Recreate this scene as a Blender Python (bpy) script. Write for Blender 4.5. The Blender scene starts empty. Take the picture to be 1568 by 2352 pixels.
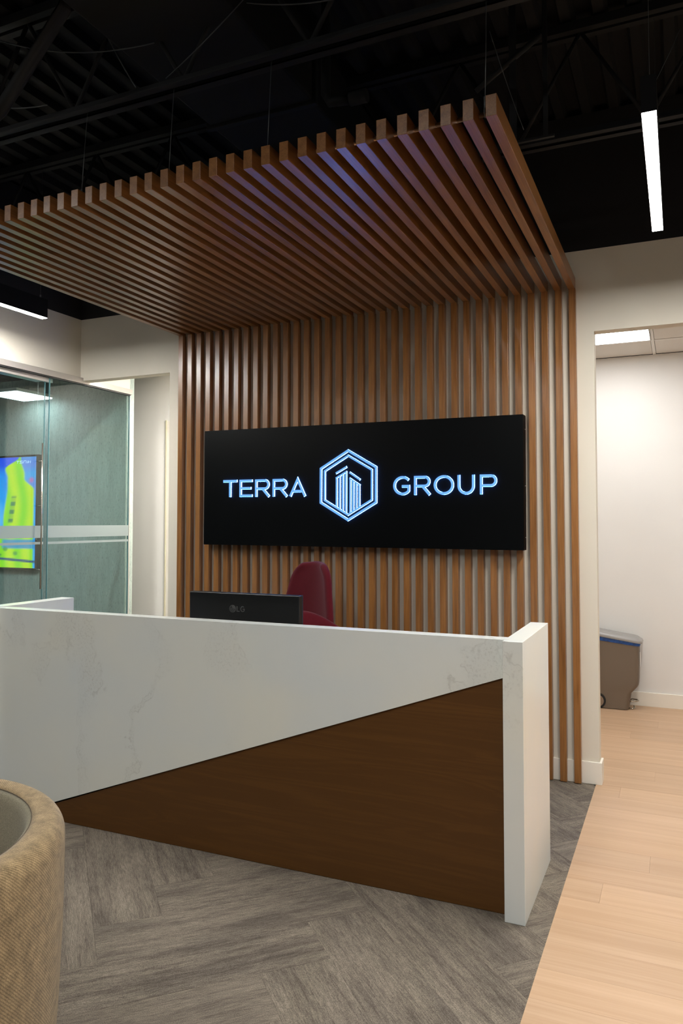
import bpy, bmesh, math, random
from mathutils import Vector, Matrix
random.seed(7)
S = bpy.context.scene
R = math.radians

# ------------------------------------------------------------------ camera
cam = bpy.data.cameras.new('camera'); co = bpy.data.objects.new('camera', cam)
S.collection.objects.link(co); S.camera = co
co.location = (0, 0, 1.5)
co.rotation_mode = 'XYZ'
co.rotation_euler = (R(90 + 2.2932), 0, R(23.9664))
cam.sensor_fit = 'HORIZONTAL'; cam.sensor_width = 36.0
cam.lens = 36.0 * 1742.91 / 1568.0
cam.shift_y = -(1176 - 1129.5) / 1568.0
cam.clip_start = 0.05
# ------------------------------------------------------------------ world, exposure
w = bpy.data.worlds.new('world'); S.world = w; w.use_nodes = True
w.node_tree.nodes['Background'].inputs[0].default_value = (0.5, 0.6, 0.7, 1)
w.node_tree.nodes['Background'].inputs[1].default_value = 0.01
S.view_settings.view_transform = 'Standard'; S.view_settings.look = 'None'
S.view_settings.gamma = 1.0; S.view_settings.use_curve_mapping = False
S.view_settings.exposure = 0.0
S.cycles.max_bounces = 8; S.cycles.diffuse_bounces = 4; S.cycles.glossy_bounces = 4
S.cycles.transparent_max_bounces = 16
S.cycles.sample_clamp_indirect = 6.0
S.cycles.caustics_reflective = False; S.cycles.caustics_refractive = False
# lamp strengths (radiance of the diffusers)
PENDANT = 310.0        # linear pendants over the reception
PENDANT_REAR = 285.0    # the same fittings further back in the lobby
PANEL_FAR = 22.0       # ceiling panel in the side room
PANEL_HALL = 104.0
PANEL_FILL = 34.0  # unseen panel added to light the meeting room
PANEL_REFLECTION = 7.0  # panel that stands in for a reflection in the glass

# ------------------------------------------------------------------ materials
def srgb(r, g, b):
    f = lambda c: (c / 255 / 12.92) if c / 255 <= .04045 else ((c / 255 + .055) / 1.055) ** 2.4
    return (f(r), f(g), f(b), 1)

class NT:
    def __init__(s, name):
        s.m = bpy.data.materials.new(name); s.m.use_nodes = True
        s.t = s.m.node_tree; s.p = s.t.nodes['Principled BSDF']; s.out = s.t.nodes['Material Output']
    def n(s, ty, **k):
        nd = s.t.nodes.new(ty)
        for a, v in k.items():
            if a.startswith('i_'):
                key = a[2:]
                nd.inputs[int(key) if key.isdigit() else key.replace('_', ' ')].default_value = v
            else: setattr(nd, a, v)
        return nd
    def l(s, a, b): s.t.links.new(a, b)
    def coords(s, scale, kind='Object', rand=True, rot=(0, 0, 0)):
        tc = s.n('ShaderNodeTexCoord'); mp = s.n('ShaderNodeMapping')
        mp.inputs['Scale'].default_value = scale; mp.inputs['Rotation'].default_value = rot
        src = tc.outputs[kind]
        if rand:
            oi = s.n('ShaderNodeObjectInfo'); mu = s.n('ShaderNodeVectorMath', operation='SCALE')
            cb = s.n('ShaderNodeCombineXYZ', i_X=17.0, i_Y=31.0, i_Z=23.0)
            s.l(cb.outputs[0], mu.inputs[0]); s.l(oi.outputs['Random'], mu.inputs['Scale'])
            ad = s.n('ShaderNodeVectorMath', operation='ADD')
            s.l(src, ad.inputs[0]); s.l(mu.outputs[0], ad.inputs[1]); src = ad.outputs[0]
        s.l(src, mp.inputs[0]); return mp.outputs[0]
    def ramp(s, fac, stops):
        r = s.n('ShaderNodeValToRGB'); e = r.color_ramp.elements
        while len(e) < len(stops): e.new(0.5)
        for el, (p, c) in zip(e, stops): el.position = p; el.color = c
        s.l(fac, r.inputs[0]); return r.outputs[0]
    def noise(s, vec, scale=1, detail=4, rough=.55, dist=0.0):
        n = s.n('ShaderNodeTexNoise'); n.inputs['Scale'].default_value = scale
        n.inputs['Detail'].default_value = detail; n.inputs['Roughness'].default_value = rough
        n.inputs['Distortion'].default_value = dist
        s.l(vec, n.inputs['Vector']); return n.outputs['Fac']
    def mix(s, fac, a, b, mode='MIX'):
        m = s.n('ShaderNodeMix', data_type='RGBA', blend_type=mode)
        for sock, v in ((m.inputs['Factor'], fac), (m.inputs['A'], a), (m.inputs['B'], b)):
            if hasattr(v, 'default_value') or hasattr(v, 'links'): s.l(v, sock)
            else: sock.default_value = v
        return m.outputs['Result']
    def bump(s, h, strength=.3, dist=.002):
        b = s.n('ShaderNodeBump'); b.inputs['Strength'].default_value = strength
        b.inputs['Distance'].default_value = dist
        s.l(h, b.inputs['Height']); s.l(b.outputs[0], s.p.inputs['Normal'])
    def base(s, v):
        if isinstance(v, tuple): s.p.inputs['Base Color'].default_value = v
        else: s.l(v, s.p.inputs['Base Color'])
    def rough(s, v): s.p.inputs['Roughness'].default_value = v

def mk_plain(name, col, rough=.5, metal=0, spec=.5, var=.04, scale=6):
    t = NT(name); v = t.coords((scale,) * 3, rand=False); n = t.noise(v, 1, 3)
    c2 = tuple(max(0, x * (1 - var * 2)) for x in col[:3]) + (1,)
    t.base(t.ramp(n, [(.3, c2), (.7, col)])); t.rough(rough)
    t.p.inputs['Metallic'].default_value = metal; t.p.inputs['Specular IOR Level'].default_value = spec
    return t.m

def mk_emit(name, col, strength):
    t = NT(name); t.base((.8, .8, .8, 1)); t.rough(.6)
    t.p.inputs['Emission Color'].default_value = col; t.p.inputs['Emission Strength'].default_value = strength
    return t.m

def mk_wall(name, col, rough=.75):
    t = NT(name); v = t.coords((1, 1, 1), rand=False)
    n = t.noise(v, 140, 3, .6); big = t.noise(v, 1.3, 2)
    c2 = tuple(x * .95 for x in col[:3]) + (1,)
    t.base(t.ramp(big, [(.35, c2), (.65, col)])); t.rough(rough); t.bump(n, .12, .001)
    return t.m

def mk_wood(name, dark, mid, light, axis='z', rough=.38, spec=.5, grain=1.0, ring=.5, wide=1.0):
    """straight grained laminate; the grain runs along one object axis, soft cathedral figure"""
    t = NT(name)
    def sc(a, along):
        return {'x': (along, a, a), 'y': (a, along, a), 'z': (a, a, along)}[axis]
    fine = t.noise(t.coords(sc(230 * wide, 5 * wide)), 1, 4, .65)
    mid_ = t.noise(t.coords(sc(34 * wide, 1.3 * wide)), 1, 3, .5, .3)
    fld = t.noise(t.coords(sc(7 * wide, .55 * wide)), 1, 2, .5, .6)
    mul = t.n('ShaderNodeMath', operation='MULTIPLY', i_1=34.0); t.l(fld, mul.inputs[0])
    sn = t.n('ShaderNodeMath', operation='SINE'); t.l(mul.outputs[0], sn.inputs[0])
    ab = t.n('ShaderNodeMath', operation='ABSOLUTE'); t.l(sn.outputs[0], ab.inputs[0])
    pw = t.n('ShaderNodeMath', operation='POWER', i_1=3.0); t.l(ab.outputs[0], pw.inputs[0])
    a = t.n('ShaderNodeMath', operation='MULTIPLY_ADD', i_1=.55 * grain); t.l(fine, a.inputs[0])
    b = t.n('ShaderNodeMath', operation='MULTIPLY_ADD', i_1=.45, i_2=0.0); t.l(mid_, b.inputs[0]); t.l(b.outputs[0], a.inputs[2])
    c = t.n('ShaderNodeMath', operation='MULTIPLY_ADD', i_1=-.10 * ring); t.l(pw.outputs[0], c.inputs[0]); t.l(a.outputs[0], c.inputs[2])
    col = t.ramp(c.outputs[0], [(.30, dark), (.5, mid), (.70, light)])
    oi = t.n('ShaderNodeObjectInfo'); mr = t.n('ShaderNodeMapRange', i_3=.93, i_4=1.06); t.l(oi.outputs['Random'], mr.inputs[0])
    mm = t.n('ShaderNodeVectorMath', operation='SCALE'); t.l(col, mm.inputs[0]); t.l(mr.outputs[0], mm.inputs['Scale'])
    t.base(mm.outputs[0]); t.rough(rough); t.p.inputs['Specular IOR Level'].default_value = spec
    t.bump(fine, .08, .0006)
    return t.m

M = {}
M['slat'] = mk_wood('slat_walnut', srgb(104, 66, 30), srgb(138, 92, 48), srgb(162, 114, 66), 'z', .30, .7)
M['slat_end'] = M['slat']
M['desk_wood'] = mk_wood('desk_walnut', srgb(84, 54, 22), srgb(95, 62, 26), srgb(110, 75, 36), 'x', .45, .35, .6, 1.3, 1.15)
M['plank'] = mk_wood('floor_oak', srgb(184, 151, 120), srgb(198, 166, 136), srgb(208, 179, 150), 'x', .42, .4, .55, .12, .45)
M['white'] = mk_wall('wall_white_paint', srgb(219, 212, 197))
M['far_white'] = mk_wall('side_room_paint', srgb(227, 225, 221))
M['trim'] = mk_plain('trim_paint', srgb(232, 226, 214), .45, var=.01)
M['black_paint'] = mk_wall('black_paint', srgb(20, 20, 22), .9)
M['deck_black'] = mk_plain('deck_black', srgb(3, 4, 5), .85, var=.2)
M['steel_black'] = mk_plain('steel_black', srgb(11, 14, 17), .7, var=.15)
M['wire'] = mk_plain('wire_steel', srgb(120, 124, 126), .4, .6)
M['wire_dark'] = mk_plain('wire_dark', srgb(70, 74, 78), .6)
M['bronze'] = mk_plain('bronze_pipe', srgb(150, 122, 96), .3, .9)
M['black_metal'] = mk_plain('lamp_black', srgb(7, 7, 8), .7, spec=.2)
M['alu'] = mk_plain('satin_aluminium', srgb(196, 190, 184), .35, .55)
M['dark_gasket'] = mk_plain('dark_gasket', srgb(18, 18, 20), .6)
M['pend'] = mk_emit('pendant_diffuser', (1.0, .985, .95, 1), PENDANT)
M['pend_rear'] = mk_emit('pendant_diffuser_rear', (1.0, .985, .95, 1), PENDANT_REAR)
M['panel_far'] = mk_emit('panel_diffuser', (1.0, .99, .98, 1), PANEL_FAR)
M['panel_hall'] = mk_emit('panel_diffuser_hall', (1.0, .95, .88, 1), PANEL_HALL)
M['panel_fill'] = mk_emit('panel_diffuser_fill', (.86, .96, 1.0, 1), PANEL_FILL)
M['tile'] = mk_wall('ceiling_tile_white', srgb(224, 219, 212), .9)
M['grid'] = mk_plain('ceiling_grid', srgb(232, 230, 226), .5, var=.01)

# quartz
t = NT('veined_quartz'); v = t.coords((1, 1, 1), rand=False)
warp = t.n('ShaderNodeTexNoise', i_Scale=2.2, i_Detail=5.0, i_Roughness=.6); t.l(v, warp.inputs['Vector'])
ws_ = t.n('ShaderNodeVectorMath', operation='SCALE'); ws_.inputs['Scale'].default_value = .55; t.l(warp.outputs['Color'], ws_.inputs[0])
wa = t.n('ShaderNodeVectorMath', operation='ADD'); t.l(v, wa.inputs[0]); t.l(ws_.outputs[0], wa.inputs[1])
mpx = t.n('ShaderNodeMapping'); mpx.inputs['Rotation'].default_value = (0, R(38), 0); mpx.inputs['Scale'].default_value = (1.6, 1, .55)
t.l(wa.outputs[0], mpx.inputs[0])
vn = t.noise(mpx.outputs[0], .62, 4, .55)
sb = t.n('ShaderNodeMath', operation='SUBTRACT', i_1=.5); t.l(vn, sb.inputs[0])
ab = t.n('ShaderNodeMath', operation='ABSOLUTE'); t.l(sb.outputs[0], ab.inputs[0])
band = t.ramp(ab.outputs[0], [(0.0, (1, 1, 1, 1)), (.030, (0, 0, 0, 1))])
edge = t.ramp(ab.outputs[0], [(.014, (0, 0, 0, 1)), (.016, (1, 1, 1, 1)), (.018, (0, 0, 0, 1))])
spk = t.ramp(t.noise(v, 85, 4, .7), [(.52, (0, 0, 0, 1)), (.66, (1, 1, 1, 1))])
brk = t.ramp(t.noise(v, 9, 3, .6), [(.48, (0, 0, 0, 1)), (.60, (1, 1, 1, 1))])
msk = t.ramp(t.noise(v, 1.9, 2, .5), [(.42, (0, 0, 0, 1)), (.56, (1, 1, 1, 1))])
v1 = t.mix(1.0, band, spk, 'MULTIPLY'); v2 = t.mix(1.0, edge, brk, 'MULTIPLY'); v3 = t.mix(1.0, band, (.20, .20, .20, 1), 'MULTIPLY')
vm = t.mix(1.0, t.mix(1.0, v1, v2, 'ADD'), v3, 'ADD'); vm = t.mix(1.0, vm, msk, 'MULTIPLY')
vs = t.n('ShaderNodeMath', operation='MULTIPLY', i_1=.26); t.l(vm, vs.inputs[0])
cl = t.ramp(t.noise(v, 1.6, 3, .5), [(.35, srgb(218, 223, 222)), (.65, srgb(227, 227, 217))])
t.base(t.mix(vs.outputs[0], cl, srgb(128, 124, 112))); t.rough(.22); t.p.inputs['Specular IOR Level'].default_value = .45
M['quartz'] = t.m

# carpet tile: broken streaks along the length, ribbed pile
t = NT('ribbed_carpet'); v = t.coords((1.6, 20, 1))
st = t.noise(v, 1.0, 5, .72); fine = t.noise(t.coords((330, 330, 1)), 1, 3, .75)
rib = t.noise(t.coords((26, 300, 1)), 1, 2, .5); brok = t.noise(t.coords((14, 110, 1)), 1, 3, .7)
base = t.ramp(st, [(.34, srgb(102, 94, 86)), (.47, srgb(119, 110, 100)), (.64, srgb(129, 120, 109))])
g = t.ramp(fine, [(.34, (.58, .57, .56, 1)), (.66, (1.42, 1.42, 1.40, 1))])
g2 = t.ramp(rib, [(.38, (.78, .78, .78, 1)), (.62, (1.16, 1.16, 1.16, 1))])
g3 = t.ramp(brok, [(.36, (.74, .74, .74, 1)), (.5, (1.04, 1.04, 1.04, 1))])
pat = t.ramp(t.noise(t.coords((2.2, 7, 1)), 1, 3, .6), [(.36, (.74, .74, .75, 1)), (.56, (1.06, 1.06, 1.05, 1))])
c = t.mix(1.0, base, g, 'MULTIPLY'); c = t.mix(.8, c, g2, 'MULTIPLY'); c = t.mix(.7, c, g3, 'MULTIPLY'); c = t.mix(1.0, c, pat, 'MULTIPLY')
t.base(c); t.rough(.95); t.p.inputs['Specular IOR Level'].default_value = .1
t.bump(fine, .5, .003); M['carpet'] = t.m

# meeting room wall covering
t = NT('streaked_wallcovering'); v = t.coords((22, 22, 4.5), rand=False)
n1 = t.noise(v, 1, 6, .75); n2 = t.noise(t.coords((110, 110, 34), rand=False), 1, 4, .7)
c1 = t.ramp(n1, [(.3, srgb(150, 162, 156)), (.7, srgb(176, 190, 184))])
c2 = t.ramp(n2, [(.33, (.50, .55, .55, 1)), (.46, (1, 1, 1, 1))])
t.base(t.mix(1.0, c1, c2, 'MULTIPLY')); t.rough(.6); t.bump(n2, .2, .001); M['wallcover'] = t.m

# tinted glass: transparent with fresnel mirror, same for every ray
def mk_glass(name, tint, boost=1.0):
    t = NT(name); tr = t.n('ShaderNodeBsdfTransparent'); tr.inputs[0].default_value = tint
    gl = t.n('ShaderNodeBsdfGlossy'); gl.inputs['Roughness'].default_value = .01; gl.inputs['Color'].default_value = (1, 1, 1, 1)
    lw = t.n('ShaderNodeLayerWeight', i_Blend=.5); pw = t.n('ShaderNodeMath', operation='POWER', i_1=5.0); t.l(lw.outputs['Facing'], pw.inputs[0])
    mu = t.n('ShaderNodeMath', operation='MULTIPLY_ADD', i_1=.95 * boost, i_2=.045 * boost); t.l(pw.outputs[0], mu.inputs[0])
    mx = t.n('ShaderNodeMixShader'); t.l(mu.outputs[0], mx.inputs[0]); t.l(tr.outputs[0], mx.inputs[1]); t.l(gl.outputs[0], mx.inputs[2])
    t.l(mx.outputs[0], t.out.inputs['Surface']); return t.m
M['glass'] = mk_glass('green_tinted_glass', (.86, .955, .95, 1))
M['glass_edge'] = mk_plain('glass_edge', srgb(92, 132, 136), .15)
M['glass_edge_light'] = mk_plain('glass_edge_light', srgb(205, 225, 215), .2)
t = NT('frosted_film'); tr = t.n('ShaderNodeBsdfTransparent'); df = t.n('ShaderNodeBsdfDiffuse'); df.inputs[0].default_value = srgb(176, 186, 185)
tl = t.n('ShaderNodeBsdfTranslucent'); tl.inputs[0].default_value = srgb(168, 182, 182)
m1 = t.n('ShaderNodeMixShader', i_0=.45); t.l(df.outputs[0], m1.inputs[1]); t.l(tl.outputs[0], m1.inputs[2])
m2 = t.n('ShaderNodeMixShader', i_0=.82); t.l(tr.outputs[0], m2.inputs[1]); t.l(m1.outputs[0], m2.inputs[2])
t.l(m2.outputs[0], t.out.inputs['Surface']); M['film'] = t.m

M['sign_black'] = mk_plain('sign_black_satin', srgb(4, 5, 6), .35, spec=.12, var=.05)
M['sign_face'] = mk_emit('letter_face', (.11, .36, .86, 1), .95)
M['sign_side'] = mk_emit('letter_rim', (.09, .28, 1.0, 1), 48.0)
M['sign_face'].node_tree.nodes['Principled BSDF'].inputs['Base Color'].default_value = (.1, .2, .3, 1)
M['screw'] = mk_plain('screw_steel', srgb(220, 220, 220), .3, .8)
M['mon_black'] = mk_plain('monitor_black', srgb(19, 19, 20), .32)
M['mon_edge'] = mk_plain('monitor_edge', srgb(30, 34, 46), .3)
M['logo_grey'] = mk_plain('logo_grey', srgb(74, 74, 74), .5)
M['red'] = None
def mk_fabric(name, dark, light, scale=700):
    t = NT(name); n = t.noise(t.coords((scale,) * 3, rand=False), 1, 2, .6); b = t.noise(t.coords((5,) * 3, rand=False), 1, 2)
    c = t.ramp(n, [(.3, dark), (.7, light)]); t.base(c); t.rough(.92)
    t.p.inputs['Sheen Weight'].default_value = .1; t.p.inputs['Specular IOR Level'].default_value = .15
    t.bump(n, .35, .001); return t.m
M['red'] = mk_fabric('burgundy_fabric', srgb(62, 8, 17), srgb(96, 16, 29))
# twill for the armchair: fine diagonal lines on the sides (uv), heathered
t = NT('heather_twill'); uv = t.n('ShaderNodeTexCoord').outputs['UV']
wv = t.n('ShaderNodeTexWave', wave_type='BANDS', bands_direction='X', i_Scale=56.0, i_Distortion=1.2, i_Detail=2.0)
wv.inputs['Detail Scale'].default_value = 2.0
mp = t.n('ShaderNodeMapping'); mp.inputs['Rotation'].default_value = (0, 0, R(-43)); t.l(uv, mp.inputs[0]); t.l(mp.outputs[0], wv.inputs['Vector'])
he = t.noise(t.coords((36, 36, 36), rand=False), 1, 4, .7); fi = t.noise(t.coords((420, 420, 420), rand=False), 1, 2, .6)
c1 = t.ramp(he, [(.32, srgb(124, 106, 78)), (.68, srgb(166, 142, 106))])
c2 = t.ramp(wv.outputs['Fac'], [(.15, (.62, .62, .60, 1)), (.6, (1.12, 1.12, 1.12, 1))])
c3 = t.ramp(fi, [(.3, (.72, .72, .72, 1)), (.7, (1.22, 1.22, 1.22, 1))])
c = t.mix(1.0, c1, c3, 'MULTIPLY'); c = t.mix(.8, c, c2, 'MULTIPLY')
t.base(c); t.rough(.95); t.p.inputs['Specular IOR Level'].default_value = .1; t.p.inputs['Sheen Weight'].default_value = .2
t.bump(fi, .5, .0015); M['twill'] = t.m
t = NT('heather_plain'); he = t.noise(t.coords((60, 60, 60), rand=False), 1, 4, .7); fi = t.noise(t.coords((420, 420, 420), rand=False), 1, 2, .6)
c1 = t.ramp(he, [(.3, srgb(122, 112, 94)), (.7, srgb(178, 160, 132))]); c3 = t.ramp(fi, [(.3, (.75, .75, .75, 1)), (.7, (1.2, 1.2, 1.2, 1))])
t.base(t.mix(1.0, c1, c3, 'MULTIPLY')); t.rough(.95); t.p.inputs['Specular IOR Level'].default_value = .1; t.bump(fi, .5, .0015); M['heather'] = t.m
M['lining'] = mk_fabric('lining_grey', srgb(104, 98, 82), srgb(144, 137, 116), 420)
M['seam'] = mk_plain('seam_thread', srgb(84, 72, 56), .9)
M['bin'] = mk_plain('bin_taupe_plastic', srgb(112, 98, 84), .5, var=.02)
M['bin_lid'] = mk_plain('bin_lid_grey', srgb(150, 147, 144), .35, var=.02)
M['bag'] = mk_plain('blue_bag', srgb(40, 92, 170), .35, var=.3, scale=40)
M['rubber'] = mk_plain('rubber_black', srgb(26, 25, 24), .7)
M['chrome'] = mk_plain('brushed_chrome', srgb(190, 184, 174), .25, .9)
M['paper'] = mk_plain('white_label', srgb(236, 236, 232), .6, var=.01)
M['hub'] = mk_plain('wheel_hub', srgb(140, 120, 102), .6)

# ------------------------------------------------------------------ helpers
def link(o): S.collection.objects.link(o); return o
def tag(o, label=None, cat=None, group=None, kind=None):
    if label: o['label'] = label
    if cat: o['category'] = cat
    if group: o['group'] = group
    if kind: o['kind'] = kind
    return o
def empty(name, loc=(0, 0, 0), rz=0):
    o = bpy.data.objects.new(name, None); o.location = loc; o.rotation_euler = (0, 0, rz)
    o.empty_display_size = .1; return link(o)

class B:
    """collects solids in one bmesh"""
    def __init__(s): s.bm = bmesh.new(); s.mi = 0
    def box(s, x0, x1, y0, y1, z0, z1, bev=0, mat=0):
        b = bmesh.new(); bmesh.ops.create_cube(b, size=1)
        for v in b.verts:
            v.co = Vector(((x0 + x1) / 2 + v.co.x * (x1 - x0), (y0 + y1) / 2 + v.co.y * (y1 - y0), (z0 + z1) / 2 + v.co.z * (z1 - z0)))
        if bev: bmesh.ops.bevel(b, geom=b.edges[:], offset=bev, segments=2, affect='EDGES', profile=.5)
        s._add(b, mat); return s
    def _add(s, b, mat=0, mtx=None):
        if mtx is not None: bmesh.ops.transform(b, matrix=mtx, verts=b.verts)
        me = bpy.data.meshes.new('tmp')
        for f in b.faces: f.material_index = mat
        b.to_mesh(me); b.free(); s.bm.from_mesh(me); bpy.data.meshes.remove(me)
    def cyl(s, p, q, r, r2=None, n=16, caps=True, mat=0, smooth=True):
        p, q = Vector(p), Vector(q); d = q - p
        b = bmesh.new(); bmesh.ops.create_cone(b, cap_ends=caps, segments=n, radius1=r, radius2=r if r2 is None else r2, depth=d.length)
        for f in b.faces: f.smooth = smooth and len(f.verts) == 4
        s._add(b, mat, Matrix.Translation((p + q) / 2) @ d.to_track_quat('Z', 'Y').to_matrix().to_4x4()); return s
    def tube(s, pts, r, n=8, mat=0, closed=False):
        """swept round tube along points"""
        b = bmesh.new(); pts = [Vector(p) for p in pts]; rings = []
        N = len(pts)
        up = Vector((0, 0, 1))
        for i, p in enumerate(pts):
            a = pts[i - 1] if (i or closed) else p; c = pts[(i + 1) % N] if (i < N - 1 or closed) else p
            d = (c - a).normalized(); u = up if abs(d.dot(up)) < .95 else Vector((1, 0, 0))
            x = d.cross(u).normalized(); y = d.cross(x).normalized()
            rings.append([b.verts.new(p + x * r * math.cos(k * 2 * math.pi / n) + y * r * math.sin(k * 2 * math.pi / n)) for k in range(n)])
        for i in range(N if closed else N - 1):
            A, C = rings[i], rings[(i + 1) % N]
            for k in range(n):
                f = b.faces.new((A[k], A[(k + 1) % n], C[(k + 1) % n], C[k])); f.smooth = True
        if not closed:
            b.faces.new(rings[0][::-1]); b.faces.new(rings[-1])
        bmesh.ops.recalc_face_normals(b, faces=b.faces[:]); s._add(b, mat); return s
    def prism(s, poly, axis, a, c, mat=0, bev=0, sidemat=None):
        """polygon in the two remaining axes extruded along axis from a to c"""
        b = bmesh.new()
        def P(u, v, t): return {'x': (t, u, v), 'y': (u, t, v), 'z': (u, v, t)}[axis]
        lo = [b.verts.new(P(u, v, a)) for u, v in poly]; hi = [b.verts.new(P(u, v, c)) for u, v in poly]
        b.faces.new(lo); b.faces.new(hi[::-1]); n = len(poly)
        for i in range(n): b.faces.new((lo[i], hi[i], hi[(i + 1) % n], lo[(i + 1) % n]))
        bmesh.ops.recalc_face_normals(b, faces=b.faces[:])
        if bev: bmesh.ops.bevel(b, geom=b.edges[:], offset=bev, segments=2, affect='EDGES', profile=.5)
        me = bpy.data.meshes.new('tmp')
        ax = 'xyz'.index(axis)
        for f in b.faces: f.material_index = mat if (sidemat is None or abs(f.normal[ax]) > .9) else sidemat
        b.to_mesh(me); b.free(); s.bm.from_mesh(me); bpy.data.meshes.remove(me); return s
    def mesh(s, name, mats):
        me = bpy.data.meshes.new(name); s.bm.to_mesh(me); s.bm.free()
        for m in (mats if isinstance(mats, (list, tuple)) else [mats]): me.materials.append(m)
        return me
    def build(s, name, mats, parent=None, loc=(0, 0, 0)):
        o = bpy.data.objects.new(name, s.mesh(name, mats)); o.location = loc
        if parent: o.parent = parent
        return link(o)
def smooth(o, ang=40):
    me = o.data
    for p in me.polygons: p.use_smooth = True
    if hasattr(me, 'set_sharp_from_angle'): me.set_sharp_from_angle(angle=R(ang))
    return o
def copy_tree(o, parent=None, **k):
    c = o.copy(); link(c)
    if parent: c.parent = parent
    for a, v in k.items(): setattr(c, a, v)
    for ch in list(o.children): copy_tree(ch, c)
    return c
def struct(o): o['kind'] = 'structure'; return o

# ------------------------------------------------------------------ key measures (metres)
W, WB, XG = 4.5816, 4.6266, -4.3224       # slat face, back wall, glass line
XR, P_, SW = -.5358, .07935, .0378        # right slat edge, pitch, slat width
NS = 36
XL = XR - (NS - 1) * P_ - SW
HB, HT, CN = 2.874, 2.948, 2.500          # canopy underside, top, near end
HC, DK = 3.107, 3.93                      # top of white paint, roof deck
RX, BX, DO = -.4385, -.4593, 2.618        # right opening edge, carpet border, opening height
JB = 4.715                                # back of the back wall

# ------------------------------------------------------------------ setting: floor
fl = struct(B().box(-9, 4.2, -4.6, 8.2, -.12, -.006).build('floor', M['deck_black']))
rt2 = math.sqrt(2)
def clip(poly, fn):
    out = []
    for i in range(len(poly)):
        p, q = poly[i], poly[(i + 1) % len(poly)]; a, b = fn(p), fn(q)
        if a >= 0: out.append(p)
        if (a >= 0) != (b >= 0):
            k = a / (a - b); out.append((p[0] + (q[0] - p[0]) * k, p[1] + (q[1] - p[1]) * k))
    return out
def area(p): return abs(sum(p[i][0] * p[(i + 1) % len(p)][1] - p[(i + 1) % len(p)][0] * p[i][1] for i in range(len(p)))) / 2
gap = .0004
def carpet_piece(a0, b0, la, lb):
    # rotated frame: a along (1,1)/rt2, b along (-1,1)/rt2
    c = [(a0 + gap, b0 + gap), (a0 + la - gap, b0 + gap), (a0 + la - gap, b0 + lb - gap), (a0 + gap, b0 + lb - gap)]
    xy = [((a - b) / rt2, (a + b) / rt2) for a, b in c]
    for fn in (lambda p: BX - p[0], lambda p: p[0] + 4.31, lambda p: WB - .002 - p[1], lambda p: p[1] + .6):
        xy = clip(xy, fn)
        if len(xy) < 3: return
    if area(xy) < .002: return
    ang = R(45) if la > lb else R(135)
    ca, sa = math.cos(ang), math.sin(ang)
    cx = (a0 + la / 2 - (b0 + lb / 2)) / rt2; cy = (a0 + la / 2 + b0 + lb / 2) / rt2
    loc = [((x - cx) * ca + (y - cy) * sa, -(x - cx) * sa + (y - cy) * ca) for x, y in xy]
    o = B().prism(loc, 'z', -.006, 0.0).build('carpet_tile', M['carpet'], fl)
    o.location = (cx, cy, random.uniform(-.0004, 0)); o.rotation_euler = (0, 0, ang)
a00, b00, wt = .174, 2.76, .25
for m in range(-5, 6):
    for k in range(-22, 22):
        da, db = m - k * wt, -m - k * wt
        for (a0, b0, la, lb) in ((a00 + da, b00 + db, 1, wt), (a00 - wt + da, b00 + db, wt, 1)):
            carpet_piece(a0, b0, la, lb)
# corridor carpet continues flat behind the left opening
B().box(-4.40, -2.1, WB, 5.75, -.006, 0).build('carpet_tile', M['carpet'], fl)
# oak planks run across (along x)
pw_, pl_ = .178, 1.22
row = 0; y = .35
while y < 6.72:
    x = BX - ((row * .43) % 1) * pl_ - (2 * pl_ if y >= JB else 0)
    y1 = min(y + pw_, 6.72)
    while x < 2.2:
        x0 = max(x, BX if y < JB else -1.9); x1 = min(x + pl_, 2.3)
        if x1 - x0 > .05:
            o = B().box(-(x1 - x0) / 2 + .0003, (x1 - x0) / 2 - .0003, -(y1 - y) / 2 + .0003, (y1 - y) / 2 - .0003, -.006, 0.0).build('plank', M['plank'], fl)
            o.location = ((x0 + x1) / 2, (y + y1) / 2, 0.001)
        x += pl_
    y += pw_; row += 1

# ------------------------------------------------------------------ setting: walls
wb = B()
wb.box(-3.460, RX, WB, JB, -.006, DO)                 # behind the slats
wb.box(XG - .1, 1.3, WB, JB, DO, HC)                  # header over both openings
wb.box(1.3, 4.0, WB, JB, -.006, HC)
wb = struct(wb.build('wall_back', M['white']))
B().box(XG - .1, 4.0, WB + .004, JB, HC, DK).build('upper_wall', M['black_paint'], wb)
wl = struct(B().box(XG - .1, XG, -4.5, 5.22, 2.642, HC).build('wall_left', M['white']))
B().box(XG - .1, XG - .004, -4.5, JB, HC, DK).build('upper_wall', M['black_paint'], wl)
struct(B().box(4.0, 4.1, -4.6, 8.1, -.006, DK).build('wall_right', M['white']))
struct(B().box(-9, 4.1, -4.6, -4.5, -.006, DK).build('wall_front', mk_wall('charcoal_paint', srgb(96, 94, 92))))
# meeting room behind glass
struct(B().box(-7.6, XG - .02, 5.2, 5.3, -.006, 2.82).build('wall_meeting', M['wallcover']))
struct(B().box(-7.7, -7.6, -4.5, 5.3, -.006, 2.82).build('wall_meeting_side', M['white']))
# corridor behind the left opening
wc = struct(B().box(-5.6, -2.0, 5.72, 5.80, -.006, 2.885).build('wall_corridor', M['far_white']))
struct(B().box(-2.1, -2.0, JB, 6.73, -.006, 2.885).build('wall_partition', M['far_white']))
# side room
struct(B().box(-2.0, 4.0, 6.73, 6.83, -.006, 2.885).build('wall_far', M['far_white']))
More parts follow.
